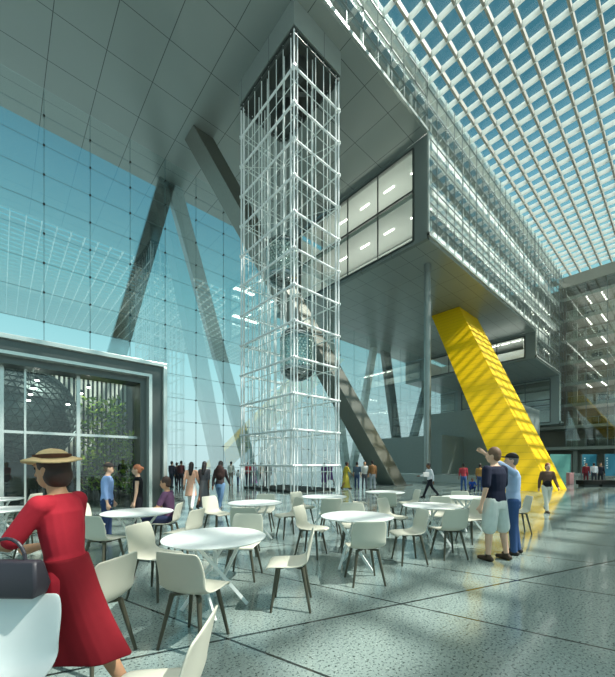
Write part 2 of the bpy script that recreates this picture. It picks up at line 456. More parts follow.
# big steel strut
s2, _, _ = leaning('leaning_strut', (20.9, 14.2), (10.7, 23.7), (1.5, 1.45), (1.5, 1.5), plain('strut_steel', (124, 126, 118), .3, .7), 0, HS, 'brushed steel square strut leaning behind the cage tower up to the high soffit')
MB().box(-1.0, 1.0, -1.0, 1.0, 0, .05).build('foot_plate', M_STEELD, s2)
# yellow strut
def yellow():
    m, t = mat_new('yellow_panels'); tc = N(t, 'ShaderNodeTexCoord'); sp = N(t, 'ShaderNodeSeparateXYZ'); t.links.new(tc.outputs['Object'], sp.inputs[0])
    k = line_mask(t, sp.outputs['Z'], .44, 0, .03)
    nz = N(t, 'ShaderNodeTexNoise'); nz.inputs['Scale'].default_value = .8; t.links.new(tc.outputs['Object'], nz.inputs['Vector'])
    c = mixc(t, nz.outputs[0], lin((240, 192, 0)), lin((247, 202, 0)))
    principled(t, mixc(t, k, c, lin((214, 168, 0))), .45, 0, .3); return m
M_YEL = yellow()
ye = empty('yellow_strut', (22.8, 5.9, 0))
b = [(21.6, 4.85, 0), (24.9, 4.85, 0), (24.9, 7.15, 0), (21.6, 7.15, 0)]
t_ = [(34.8, 15.7, HL - .26), (39.4, 15.7, HL - .26), (39.4, 18.7, HL - .26), (34.8, 18.7, HL - .26)]
MB().hexa([shifted(p, (22.8, 5.9, 0)) for p in b], [shifted(p, (22.8, 5.9, 0)) for p in t_]).build('shaft', M_YEL, ye)
tag(ye, 'huge bright yellow panelled strut leaning up to the lower soffit', 'strut')
# A frame and V frame beyond the curtain wall
def frame2(name, legs, label, m2, w=.9):
    x0, y0 = legs[0], legs[1]
    e = empty(name, (x0, y0, 0))
    for (ax, ay, az), (bx, by, bz), w_, m in legs_iter(legs):
        q = lambda cx, cy, cz: [(cx - x0 + a * w_ / 2, cy - y0 + c * .3, cz) for a, c in ((-1, -1), (1, -1), (1, 1), (-1, 1))]
        MB().hexa(q(ax, ay, az), q(bx, by, bz)).build('leg', m, e)
    tag(e, label, 'support frame'); return e
def legs_iter(l): return l[2]
frame2('angled_support', (10.6, 29.2, [((4.2, 29.2, 0), (10.35, 29.2, HS), 1.3, M_MIRROR), ((18.9, 29.2, 0), (10.9, 29.2, HS), 1.3, plain('glass_hazed_steel', (206, 218, 220), .4, .2))]), 'tall mirror steel legs in an upside-down V beyond the glass wall above the pavilion', None)  # second leg's pale colour includes the glass reflection lying over it
frame2('angled_support', (45.5, 29.2, [((45.2, 29.2, 0), (41.2, 29.2, HL - .26), 1.7, M_STEELD), ((46.0, 29.2, 0), (52.8, 29.2, H2), 1.7, M_STEEL)]), 'V shaped steel legs behind the low grey block near the slim column', None)
frame2('angled_support', (33.5, 29.2, [((33.0, 29.2, 0), (29.5, 29.2, HL - .26), 1.0, M_WHITE), ((33.8, 29.2, 0), (38.5, 29.2, HL - .26), 1.0, M_WHITE)]), 'pale V shape standing in for faint reflections in the glass behind the cage tower', None)  # invented legs, drawn for pale reflected diagonals in the glass
cpx, cpy = 25.6, 14.1
co = empty('steel_column', (cpx, cpy, 0))
MB().tube((0, 0, 0), (0, 0, HL - .26), .27, n=28).build('shaft', M_STEEL, co, True)
MB().tube((0, 0, 0), (0, 0, .12), .4, n=28).build('base_ring', M_STEELD, co, True)
tag(co, 'slim round steel column standing before the low grey block', 'column')
# low grey block and bench in front of it
blk = struct(MB().box(27, 31, 13.6, 21.5, 0, 3.9).build('wall_block', M_CONC))
struct(MB().box(31.02, 36, 9, 17.5, 0, 6.3).build('wall_block', M_CONC))
bn = empty('plinth_bench', (26.3, 13, 0)); MB().box(0, .68, -3.6, 4.6, 0, .62).build('body', plain('plinth_white', (186, 192, 188), .35), bn, bevel=.02)
MB().box(-.05, .68, -3.65, 4.65, .62, .7).build('top', M_LIP, bn); tag(bn, 'long low pale bench against the foot of the grey block', 'bench')

# ================================================================== CAGE TOWER
TX0, TX1, TY0, TY1 = 11.1, 14.4, 13.4, 18.5
HT = 23.65
tw = empty('elevator_shaft', (TX0, TY0, 0)); tag(tw, 'tall open cage tower of white tubes around two glass elevator cabs', 'elevator shaft')
tx, ty = TX1 - TX0, TY1 - TY0
MB().box(-.1, tx + .1, -.1, ty + .1, HT, HS - .001).build('hood', M_SOFFIT, tw)
hd = MB(); hd.box(-.05, tx + .05, -.05, ty + .05, HT - .12, HT - .001)
hd.build('dark_ceiling', plain('shaft_dark', (66, 70, 66), .5), tw)
hf = MB()
for z in (HT - .3, HT - .06):
    for (a, b_) in (((0, 0), (tx, 0)), ((tx, 0), (tx, ty)), ((tx, ty), (0, ty)), ((0, ty), (0, 0))): hf.bar((a[0], a[1], z), (b_[0], b_[1], z), .12, .1)
hf.build('head_frame', M_STEELD, tw)
mh = MB(); mh.box(.5, 1.5, .6, 1.9, HT - .75, HT - .12); mh.box(1.8, 2.8, 2.6, 4.0, HT - .8, HT - .12); mh.tube((.6, 3, HT - .5), (2.6, 1.2, HT - .5), .16, n=12)
mh.build('hoist_machine', M_STEELD, tw)
# posts: two tubes at each corner and slim rods between
def post(x, y, r, m=M_RAIL): MB().tube((x, y, 0), (x, y, HT - .05), r, n=8).build('post', m, tw, True)
for cx_, cy_ in ((0, 0), (tx, 0), (0, ty), (tx, ty)):
    sx, sy = (1 if cx_ == 0 else -1), (1 if cy_ == 0 else -1)
    post(cx_, cy_, .05); post(cx_ + .22 * sx, cy_, .035); post(cx_, cy_ + .25 * sy, .035)
for i, (x, y, r) in enumerate([(.9, 0, .02), (1.5, 0, .02), (2.1, 0, .02), (2.6, 0, .02), (0, .9, .02), (0, 1.5, .02), (0, 2.2, .02), (0, 2.9, .025), (0, 3.6, .02), (0, 4.3, .02),
        (tx, .9, .025), (tx, 1.9, .025), (tx, 3.2, .025), (tx, 4.2, .025), (.8, ty, .025), (1.6, ty, .025), (2.5, ty, .025),
        (.35, 1.25, .03), (2.35, 1.25, .03), (.3, 2.75, .03), (2.9, 2.75, .03), (1.6, .35, .03), (2.9, 3.9, .03), (.5, 3.9, .03), (1.6, 4.3, .035), (1.2, 4.3, .035), (2.0, 4.3, .03)]):
    MB().tube((x, y, 0), (x, y, HT - .05), r * 1.1, n=6).build('rod', M_ROD, tw, True)
DZ = 36.3 * 17.4 / 343
zz = [1.42 + DZ * k for k in range(12)]
for z in zz:
    MB().tube((-.12, 0, z), (tx + .12, 0, z), .062, n=10).build('rail', M_RAIL, tw, True)
    MB().tube((0, -.12, z), (0, ty + .12, z), .062, n=10).build('rail', M_RAIL, tw, True)
    MB().tube((-.12, ty, z), (tx + .12, ty, z), .04, n=8).build('rail', M_ROD, tw, True)
    MB().tube((tx, -.12, z), (tx, ty + .12, z), .04, n=8).build('rail', M_ROD, tw, True)
    mb = MB()
    mb.tube((0, ty - .3, z), (tx, ty - .3, z), .022, n=6); mb.tube((0, .28, z - .35), (tx, .28, z - .35), .022, n=6); mb.tube((.28, 0, z - .35), (.28, ty, z - .35), .022, n=6)
    mb.build('tie_rail', M_ROD, tw)
dg = MB()
for i in range(0, 11, 2):
    dg.tube((tx, 0, zz[i]), (tx, ty, zz[i + 1]), .02, n=6); dg.tube((0, ty, zz[i]), (tx, ty, zz[i + 1]), .02, n=6)
dg.build('brace', M_ROD, tw)
gr = MB()
for k in range(15): gr.box(.1, tx - .1, .1 + k * .33, .1 + k * .33 + .06, 0, .12)
for k in range(7): gr.box(.1 + k * .5, .1 + k * .5 + .06, .1, ty - .1, 0, .11)
gr.box(.08, tx - .08, .08, ty - .08, 0, .04)
gr.build('floor_grating', M_DARK, tw)

def cab(x, y, z, label):
    e = empty('elevator_cab', (x, y, z)); r = .95
    MB().lathe([(r, .45), (r, 2.25), (r - .03, 2.25), (r - .03, .45)], n=40).build('glass_wall', M_GCAB, e, True)
    MB().lathe([(0, -.15), (.35, -.1), (.7, .08), (.92, .3), (r + .02, .45), (r + .02, .52), (0, .52)], n=40).build('bottom_dome', M_MIRROR, e, True)
    MB().lathe([(0, 2.85), (.35, 2.8), (.7, 2.62), (.92, 2.4), (r + .02, 2.25), (r + .02, 2.18), (0, 2.18)], n=40).build('top_dome', M_MIRROR, e, True)
    sh = MB(); ang0 = -R(35)
    for i in range(14):
        for j in range(10):
            a = R(160) + i * R(13); zc = .62 + j * .165
            a += R(6.5) if j % 2 else 0
            p = Vector((cos(a) * (r - .08), sin(a) * (r - .08), zc))
            sh.ell(p, .085, .085, .08, nu=8, nv=5)
    sh.build('honeycomb_screen', plain('bright_mesh', (214, 220, 216), .25, .4), e, True)
    b = MB()
    for i in range(8): a = 2 * pi * i / 8; b.tube((cos(a) * r, sin(a) * r, .5), (cos(a) * r, sin(a) * r, 2.2), .02, n=6)
    b.build('frame_bar', M_MIRROR, e)
    tag(e, label, 'elevator cab', 'elevator cabs in the cage tower'); return e
cab(12.45, 14.75, 6.3, 'lower silvery capsule elevator cab with domed ends inside the cage tower')
cab(12.5, 16.2, 12.1, 'higher silvery capsule elevator cab hanging inside the cage tower')

# ================================================================== PAVILION
PYF, PXR, PH = 12.2, 4.36, 5.0
pv = empty('pavilion', (PXR, PYF, 0)); tag(pv, 'glass fronted pavilion with a thick grey metal portal frame', 'pavilion')
L = 13.0
fr = MB()
fr.box(-L, 0, 0, .9, PH - .13, PH); fr.box(-.13, 0, 0, .9, 0, PH - .13)                      # outer flange
fr.build('outer_flange', M_LIP, pv, bevel=.01)
fr = MB(); fr.box(-L, -.13, .12, .9, PH - .45, PH - .13); fr.box(-.50, -.13, .12, .9, 0, PH - .45); fr.build('frame_web', M_STEELD, pv)
fr = MB(); fr.box(-L, -.50, .02, .9, PH - .54, PH - .45); fr.box(-.60, -.50, .02, .9, 0, PH - .54); fr.build('inner_flange', M_LIP, pv)
fr = MB(); fr.box(-L, -.60, .3, 1.0, PH - .74, PH - .54); fr.box(-.80, -.60, .3, 1.0, 0, PH - .74); fr.build('reveal', M_STEELD, pv)
MB().box(-L, -.80, .75, .78, 0, PH - .74).build('glazing', M_GPAV, pv)
def pvx(px): # plan X where the picture column meets the glazing plane
    u = (px - CX) / F; Y = PYF + .75; return Y * (cos(TH) + sin(TH) * u) / (sin(TH) - cos(TH) * u) - PXR
ml = MB()
for px, w in ((78, .10), (25, .05), (1.5, .1), (-40, .06)): x = pvx(px); ml.box(x - w / 2, x + w / 2, .66, .80, 0, PH - .74)
ml.build('mullion', M_LIP, pv)
MB().box(-L, -.80, .68, .80, 2.38, 2.46).build('transom', M_LIP, pv)
MB().hexa([(-L, .9, PH), (-.1, .9, PH), (.3, 9.3, PH + 1.0), (-L, 9.3, PH + 1.0)], [(-L, .9, PH + .06), (-.1, .9, PH + .06), (.3, 9.3, PH + 1.06), (-L, 9.3, PH + 1.06)]).build('roof_glazing', M_GROOF, pv)
MB().hexa([(-.1, 1, 0), (.1, 1.02, 0), (.28, 9.3, 0), (.1, 9.3, 0)], [(-.1, 1, PH - .02), (.1, 1.02, PH - .02), (.28, 9.3, PH + .96), (.1, 9.3, PH + .96)]).build('side_wall', M_STEELD, pv)
MB().box(-L, -.05, 4.4, 4.6, 0, 1.2).build('parapet', plain('dark_brown_wall', (58, 56, 50), .5), pv)
# slatted screen inside
sc_ = empty('slat_screen', (PXR + .0, PYF + 5.1, 0)); sm = MB()
M_SLAT = plain('slat', (226, 226, 214), .6)
k = 0
for i in range(70): sm.box(-.12 - i * .17, -.04 - i * .17, 0, .12, .1, PH + .5)
sm.build('slats', M_SLAT, sc_); sb_ = MB(); sb_.box(-12, 0, .12, .18, 0, .2); sb_.box(-12, 0, .12, .18, PH + .2, PH + .48); sb_.box(-12, 0, .5, .56, 0, PH + .5); sb_.box(-12, 0, .12, .18, 2.2, 2.3); sb_.build('backing_rail', M_DARK, sc_)
tag(sc_, 'screen of pale upright slats behind the plants inside the pavilion', 'screen')
# railing in front of the parapet
rg = empty('railing', (PXR - .5, PYF + 4.1, 0)); q = MB()
for i in range(8): q.tube((-i * .2, 0, 0), (-i * .2 - .05, 0, 1.0), .014, n=5)
q.build('bars', M_STEELD, rg); MB().tube((0, 0, 1.02), (-1.5, 0, 1.02), .03, n=8).build('handrail', M_STEEL, rg); tag(rg, 'grey bar railing before the dark parapet inside the pavilion', 'railing')
# dimpled globe
def globe():
    m, t = mat_new('dimpled_metal'); tc = N(t, 'ShaderNodeTexCoord'); vo = N(t, 'ShaderNodeTexVoronoi'); vo.inputs['Scale'].default_value = 5.5
    t.links.new(tc.outputs['Object'], vo.inputs['Vector'])
    c = mixc(t, vo.outputs['Distance'], lin((46, 58, 58)), lin((128, 142, 140)))
    b = principled(t, c, .35, .6)
    return m
gl = empty('dimpled_globe', (.48, 15.5, 0)); tag(gl, 'great dark dimpled metal globe inside the pavilion', 'globe')
bm = bmesh.new(); bmesh.ops.create_icosphere(bm, subdivisions=4, radius=1.75)
for v in bm.verts: v.co.z += 3.2
bmesh.ops.recalc_face_normals(bm, faces=bm.faces[:])
ex = bmesh.ops.inset_individual(bm, faces=bm.faces[:], thickness=.022, depth=-.045)
me = bpy.data.meshes.new('sphere'); bm.to_mesh(me); bm.free(); put('sphere', me, plain('globe_metal', (104, 116, 114), .38, .6), gl)
MB().lathe([(.9, 0), (.75, .1), (.5, .6), (.55, 1.6), (0, 1.6)], n=24).build('pedestal', M_DARK, gl, True)
# plants
def leafy(name, x, y, h, r, n, cols, label, seed):
    rnd = random.Random(seed); e = empty(name, (x, y, 0)); tk = MB()
    for i in range(6):
        a = rnd.uniform(0, 6.28); tk.caps((0, 0, 0), (cos(a) * r * .5, sin(a) * r * .5, h * rnd.uniform(.5, .8)), .04, .015, n=6)
    tk.build('stem', plain('bark', (84, 74, 54), .8), e)
    for ci, c in enumerate(cols):
        lf = bmesh.new()
        for i in range(n // len(cols)):
            z = rnd.uniform(.12, 1) * h; rr = r * sqrt(rnd.random()) * (1.1 - .5 * abs(z / h - .55)); a = rnd.uniform(0, 6.28)
            p = Vector((cos(a) * rr, sin(a) * rr, z)); l = rnd.uniform(.14, .34); w = l * .22
            d = Vector((rnd.uniform(-1, 1), rnd.uniform(-1, 1), rnd.uniform(-.5, .9))).normalized(); s = d.cross(Vector((rnd.uniform(-1, 1), rnd.uniform(-1, 1), 1))).normalized() * w
            nrm = d.cross(s).normalized() * w * .4
            vs = [lf.verts.new(q) for q in (p, p + d * l * .5 + s, p + d * l - nrm, p + d * l * .5 - s)]
            lf.faces.new(vs)
        me = bpy.data.meshes.new('foliage'); lf.to_mesh(me); lf.free(); put('foliage', me, plain('leaf_%d_%d_%d' % c, c, .5, var=.25), e)
    tag(e, label, 'plant')
leafy('leafy_shrub', 3.05, 15.3, 4.0, .82, 950, [(126, 164, 60), (182, 204, 84), (84, 122, 48)], 'tall yellow green shrub against the slats inside the pavilion', 3)
leafy('leafy_shrub', 3.75, 14.2, 2.6, .3, 350, [(104, 140, 60), (160, 184, 84)], 'slender lower shrub near the pavilion jamb', 5)
for i, (px, py) in enumerate(((37, 380), (33, 388), (30.5, 394), (28.5, 400), (88.6, 387), (81, 393), (68, 404))):  # glowing spots for reflected lights in the glass, built as hanging fittings
    Y = 13.3; u = (px - CX) / F; d = Y / (sin(TH) - cos(TH) * u); X = d * (cos(TH) + sin(TH) * u); z = EYE + (HY - py) * d / F
    e = empty('reflection_spot', (X, Y, z)); MB().lathe([(0, -.03), (.05, -.03), (.055, .0), (0, .0)], n=12).build('lens', M_SPOT, e)
    MB().lathe([(.06, 0), (.045, .1), (0, .1)], n=12).build('housing', M_DARK, e); MB().tube((0, 0, .1), (0, 0, PH - z), .006, n=5).build('cord', M_DARK, e)
    tag(e, 'small glowing spot standing in for a light reflection in the pavilion glass', 'light spot', 'reflected light spots in the pavilion')

# ================================================================== TABLES
def make_table():
    e = empty('round_table')
    MB().lathe([(0, .715), (.46, .715), (.50, .725), (.522, .734), (.525, .742), (.515, .748), (0, .75)], n=64).build('table_top', M_WHITE, e, True)
    for k in range(4):
        a = k * pi / 2 + .3; b_ = a + R(125)
        MB().bar((cos(a) * .30, sin(a) * .30, .715), (cos(b_) * .33, sin(b_) * .33, .012), .022, .034).build('leg', M_WHITE, e)
    bs = MB(); bs.lathe([(.045, .34), (.06, .36), (.045, .38), (0, .38)], n=16); bs.tube((0, 0, .33), (0, 0, .72), .02, n=10); bs.bar((-.3, 0, .705), (.3, 0, .705), .03, .02); bs.bar((0, -.3, .703), (0, .3, .703), .03, .02)
    bs.build('under_frame', M_WHITE, e)
    return e
TB = make_table(); tables = {}
def table(key, px, d, label, rot=0):
    o = TB if not tables else copy_tree(TB)
    x, y = PD(px, d); o.location = (x, y, 0); o.rotation_euler = (0, 0, rot); tables[key] = (x, y)
    tag(o, label, 'table', 'white round cafe tables')
table('T1', 215, 3.57, 'nearest white round cafe table, two chairs drawn up on its near and far sides', .2)
table('T2', 138, 5.43, 'white round table where the woman in a purple top sits', 1.0)
table('T3', 357, 5.0, 'white round table between the big front table and the man in shorts', .5)
table('T4', 432, 6.27, 'white round table just left of the man in the navy polo', 1.3)
table('T5', -7, 5.67, 'white round table cut by the picture edge behind the woman in red', .3)
table('T6', -7, 7.35, 'farther white round table at the picture edge close to the pavilion', .8)
table('T7', 255, 6.75, 'white round table before the foot of the cage tower, left of its near corner', .1)
table('T8', 324, 8.0, 'small looking white table standing before the right edge of the cage tower', .9)
table('T9', 385, 9.3, 'most distant white round table, towards the foot of the steel strut', .4)
table('T10', 466, 7.8, 'white round table partly hidden behind the two pointing men', 1.1)

# ================================================================== CHAIRS
M_SHELL = plain('cream_shell', (205, 203, 186), .38, var=.03)
M_SHELLW = plain('white_shell', (222, 228, 226), .35, var=.03)
M_CLEG = plain('chair_leg', (84, 82, 68), .4, .35)
def shell_mesh():
    prof = [(.225, .415), (.235, .438), (.20, .452), (.10, .446), (0, .438), (-.09, .436), (-.155, .452), (-.192, .495), (-.208, .56), (-.222, .64), (-.238, .72), (-.252, .79), (-.256, .806)]
    wid = [.185, .20, .212, .222, .228, .228, .226, .224, .226, .226, .222, .205, .18]
    lift = [.0, .0, .004, .012, .02, .026, .03, .03, .024, .02, .014, .008, .0]
    bm = bmesh.new(); nu = 10; rows = []
    for (x, z), w, l in zip(prof, wid, lift):
        r = []
        for i in range(nu + 1):
            s = 2 * i / nu - 1; k = abs(s) ** 3
            r.append(bm.verts.new((x + (l * 1.3 * k if z > .5 else 0), s * w, z + (l * 1.2 * k if z <= .5 else 0))))
        rows.append(r)
    for A, B in zip(rows, rows[1:]):
        for i in range(nu): bm.faces.new((A[i], A[i + 1], B[i + 1], B[i]))
    bmesh.ops.recalc_face_normals(bm, faces=bm.faces[:])
    me = bpy.data.meshes.new('shell'); bm.to_mesh(me); bm.free()
    return bake(me, [('SOLIDIFY', dict(thickness=.014, offset=0)), ('SUBSURF', dict(levels=1, render_levels=1))])
def make_chair(m):
    e = empty('cafe_chair'); put('seat_shell', shell_mesh(), m, e, True, angle=180)
    for sx, sy in ((1, 1), (1, -1), (-1, 1), (-1, -1)):
        MB().tube((.13 * sx - .01, .13 * sy, .425), (.20 * sx - .02, .205 * sy, 0), .021, .013, n=10).build('leg', M_CLEG, e, True)
    u = MB(); u.bar((-.15, -.14, .424), (.13, .14, .424), .035, .02); u.bar((-.15, .14, .424), (.13, -.14, .424), .035, .02); u.build('under_frame', M_CLEG, e)
    return e
CH = make_chair(M_SHELL); CHW = make_chair(M_SHELLW); used = set()
chair_pos = []
def chair(px, d, face, label, white=False, jit=0):
    src = CHW if white else CH
    o = src if white not in used else copy_tree(src); used.add(white)
    x, y = PD(px, d)
    if isinstance(face, str): tx_, ty_ = tables[face]; a = atan2(ty_ - y, tx_ - x) + R(jit)
    else: a = img_dir(face)
    o.location = (x, y, 0); o.rotation_euler = (0, 0, a)
    tag(o, label, 'chair', 'cream cafe chairs around the round tables'); chair_pos.append((x, y))
    return o
chair(196, 2.92, 18, 'cream chair seen from behind, tucked against the near side of the front table')
chair(156, 3.95, 'T1', 'cream chair facing right at the left of the front table', jit=12)
chair(290, 3.66, 'T1', 'cream chair in profile facing left towards the front table, casting a round shadow', jit=-8)
chair(243, 4.55, 'T1', 'cream chair on the far side of the front table, facing the viewer')
chair(246, 5.75, 'T7', 'cream chair with its back to us between the front table and the tower table')
chair(312, 5.62, 'T3', 'cream chair facing right with its empty seat toward the middle table', jit=20)
chair(364, 4.40, -8, 'cream chair with its broad back to us at the near side of the middle table')
chair(408, 5.25, 'T3', 'cream chair in profile facing left at the right of the middle table', jit=-10)
chair(353, 5.95, 'T3', 'cream chair half hidden behind the middle table top')
chair(330, 7.15, 'T8', 'cream chair back standing before the small table near the tower corner')
chair(303, 8.45, 'T8', 'cream chair facing right between the tower foot and the small table')
chair(288, 7.05, 'T7', 'cream chair facing left with bare legs, right of the tower table')
chair(217, 7.3, 'T7', 'cream chair left of the tower table, below the person with a backpack')
chair(264, 7.75, 'T7', 'cream chair on the far side of the tower table, facing us')
chair(358, 9.3, 'T9', 'small distant cream chair facing right at the farthest table')
chair(387, 8.55, 'T9', 'cream chair backing onto us before the farthest table')
chair(409, 9.35, 'T9', 'small distant cream chair facing left at the farthest table')
chair(393, 6.8, 'T4', 'cream chair to the left of the table beside the navy polo man')
chair(448, 5.55, -10, 'cream chair with its back to us before the table beside the navy polo man')
chair(439, 7.15, 'T4', 'cream chair hidden behind the far edge of the table beside the navy polo man')
chair(471, 6.6, 'T4', 'cream chair facing left just behind the hip of the navy polo man')
chair(461, 8.6, 'T10', 'cream chair behind the table that the two men partly hide')
chair(517, 7.55, 'T10', 'cream chair showing one leg beside the jeans of the man in the cap')
chair(105, 4.85, 'T2', 'cream chair with its back to us at the table of the woman in purple')
chair(86, 5.95, 'T2', 'cream chair next to the red dress, left of the table of the woman in purple')
chair(166, 6.15, 266, 'cream chair carrying the seated woman in purple')
chair(184, 5.35, 'T2', 'empty cream chair facing left, right of the table of the woman in purple', jit=-10)
chair(34, 5.4, 300, 'cream chair nearest of the three behind the red dress at the picture edge')
chair(27, 6.45, 262, 'middle cream chair of the three by the tables at the picture edge')
chair(26, 8.1, 268, 'farthest cream chair of the three by the tables at the picture edge, before the globe')
chair(92, 2.64, 285, 'large cream chair just behind the skirt of the woman in red')
chair(150, 1.52, 270, 'cream chair cut by the bottom edge, only its curved back showing')
chair(-18, 1.57, 172, 'bluish white chair at the bottom corner in front of the woman in red', white=True)

# ================================================================== PEOPLE
SK = {'light': (222, 178, 150), 'tan': (196, 146, 112), 'brown': (132, 90, 64)}
def cloth(rgb, rough=.85): return plain('cloth_%d_%d_%d' % rgb, rgb, rough, spec=.2, var=.12, scale=14)
def skin(rgb): return plain('skin_%d_%d_%d' % rgb, rgb, .55, spec=.35, var=.05)
def fused(mb, vox, sm=5):
    return bake(mb.mesh('t'), [('REMESH', dict(mode='VOXEL', voxel_size=vox, use_smooth_shade=True)), ('SMOOTH', dict(iterations=sm, factor=.5))])
def ering(c, rx, ry, ax, n=18):
    """ellipse around c; ax = (forward, left) unit vectors"""
    return [Vector(c) + ax[0] * rx * cos(2 * pi * i / n) + ax[1] * ry * sin(2 * pi * i / n) for i in range(n)]
STAND = dict(legs=((3, 3), (-3, 3)), arms=((4, 8, 12), (-2, 8, 10)), lean=1)
WALK = dict(legs=((24, 6), (-16, 18)), arms=((-20, 7, 12), (22, 7, 22)), lean=4)
WALK2 = dict(legs=((-14, 22), (20, 8)), arms=((18, 7, 18), (-18, 7, 12)), lean=3)
def person(label, xy, face, H, pose=STAND, skn='tan', top=(200, 200, 200), sleeve=1.0, bottom=('trousers', (60, 64, 80)), hair=(50, 36, 26), hairstyle='short',
           shoes=(50, 44, 40), vox=.02, build=1.0, hat=None, group=None, face_parts=False, zoff=0, extras=None, long_top=0):
    k = H / 1.75; fem = hairstyle in ('long', 'bob', 'bun')
    e = empty('person', (xy[0], xy[1], zoff), face)
    F_, L_, Z_ = Vector((1, 0, 0)), Vector((0, 1, 0)), Vector((0, 0, 1))
    J = {}
    hip = Vector((0, 0, .92))
    for i, s in enumerate((1, -1)):
        a, b = pose['legs'][i][:2]; sp = pose['legs'][i][2] if len(pose['legs'][i]) > 2 else 2
        a, b, sp = R(a), R(b), R(sp); h0 = hip + L_ * .085 * s
        d1 = Vector((sin(a), s * sin(sp), -cos(a))).normalized(); d2 = Vector((sin(a - b), s * sin(sp) * .5, -cos(a - b))).normalized()
        kn = h0 + d1 * .43; an = kn + d2 * .41; J['hip', s], J['kn', s], J['an', s] = h0, kn, an
        J['fd', s] = Vector((cos(max(-.2, min(.9, (b - a) * .5 if a < 0 else 0))), 0, -sin(max(-.2, min(.9, (b - a) * .9 if a < 0 and b > .2 else 0)))))
    drop = min(J['an', 1].z, J['an', -1].z) - .075
    seat = pose.get('seat')
    if seat is not None: drop = hip.z - seat / k
    for q in list(J):
        if q[0] != 'fd': J[q] = J[q] - Z_ * drop
    hip = hip - Z_ * drop
    t = R(pose.get('lean', 0)); U = Vector((sin(t), 0, cos(t))); Fw = Vector((cos(t), 0, -sin(t)))
    st = lambda z: hip + U * z
    shw = (.165 if fem else .185) * build ** .5
    for i, s in enumerate((1, -1)):
        sh = st(.462) + L_ * s * shw; J['sh', s] = sh
        a, ab, b = pose['arms'][i][:3]; tw_ = R(pose['arms'][i][3]) if len(pose['arms'][i]) > 3 else 0
        a, ab, b = R(a), R(ab), R(b)
        d1 = Vector((sin(a) * cos(ab), s * sin(ab), -cos(a) * cos(ab))); d2 = Vector((sin(a + b) * cos(ab * .3), s * sin(ab * .3 + tw_), -cos(a + b) * cos(ab * .3))).normalized()
        J['el', s] = sh + d1 * .285; J['wr', s] = J['el', s] + d2 * .245; J['hd', s] = d2
    hp = pose.get('head', (0, 0)); hy, hpit = R(hp[0]), R(hp[1])
    HR_ = Matrix.Rotation(hy, 3, 'Z') @ Matrix.Rotation(hpit, 3, 'Y')
    nk = st(.53); hc = nk + U * .145 + Fw * .025
    # ---- body, one surface
    b = MB()
    b.ell(hc, .093, .074, .118, HR_); b.ell(hc + HR_ @ Vector((.03, 0, -.055)), .062, .056, .066, HR_)
    b.caps(hc + HR_ @ Vector((.088, 0, .0)), hc + HR_ @ Vector((.104, 0, -.028)), .011, .016, n=8)
    for s in (1, -1):
        b.ell(hc + HR_ @ Vector((-.005, s * .076, -.01)), .022, .010, .034, HR_, nu=8, nv=6)
        b.ell(hc + HR_ @ Vector((.082, s * .03, .032)), .014, .024, .01, HR_, nu=8, nv=6)
    b.ell(hc + HR_ @ Vector((.084, 0, -.062)), .013, .026, .009, HR_, nu=8, nv=6)
    b.caps(nk - U * .04, hc - U * .06, .055, .05)
    ax = (Fw, L_)
    tor = [(-.06, .085, .13), (.05, .09, .13), (.2, .085, .115), (.36, .1, .14), (.47, .075, .13), (.53, .045, .055)]
    b.loft([ering(st(z), rx * build, ry * build, ax) for z, rx, ry in tor])
    for s in (1, -1):
        b.caps(st(.475), J['sh', s], .055, .05); b.caps(J['sh', s], J['el', s], .045, .037); b.caps(J['el', s], J['wr', s], .037, .026)
        w, d = J['wr', s], J['hd', s]; sd = d.cross(Fw if abs(d.dot(Fw)) < .9 else Z_).normalized()
        pn = d.cross(sd).normalized()
        if vox <= .012:
            b.caps(w, w + d * .075, .026, .034)
            for fi, (o_, ln) in enumerate(((-.027, .062), (-.009, .075), (.009, .070), (.027, .054))):
                p0 = w + d * .08 + pn * o_; p1 = p0 + d * ln * .55 + sd * .008; p2 = p1 + d * ln * .4 + sd * .022 * (1 if s > 0 else -1)
                b.caps(p0, p1, .0105, .0095, n=8); b.caps(p1, p2, .0095, .008, n=8)
            th0 = w + d * .03 + Fw * .022; th1 = th0 + d * .04 + Fw * .03; b.caps(th0, th1, .014, .012, n=8); b.caps(th1, th1 + d * .03 + Fw * .005, .012, .009, n=8)
        else:
            b.caps(w, w + d * .08, .026, .034); b.caps(w + d * .08, w + d * .16, .03, .018); b.caps(w + d * .02, w + d * .07 + Fw * .035, .014, .012)
        b.caps(J['hip', s], J['kn', s], .072 * build, .05); b.caps(J['kn', s], J['kn', s] .lerp(J['an', s], .35), .05, .053); b.caps(J['kn', s].lerp(J['an', s], .35), J['an', s], .053, .034)
        fd = J['fd', s]; b.caps(J['an', s] - Z_ * .03 - fd * .03, J['an', s] - Z_ * .045 + fd * .13, .03, .025)
    me = fused(b, vox, 3); put('body', me, skin(SK[skn]), e, True, angle=180)
    def add(name, mb, m, v=None, sm=4): return put(name, fused(mb, v or vox, sm), m, e, True, angle=180)
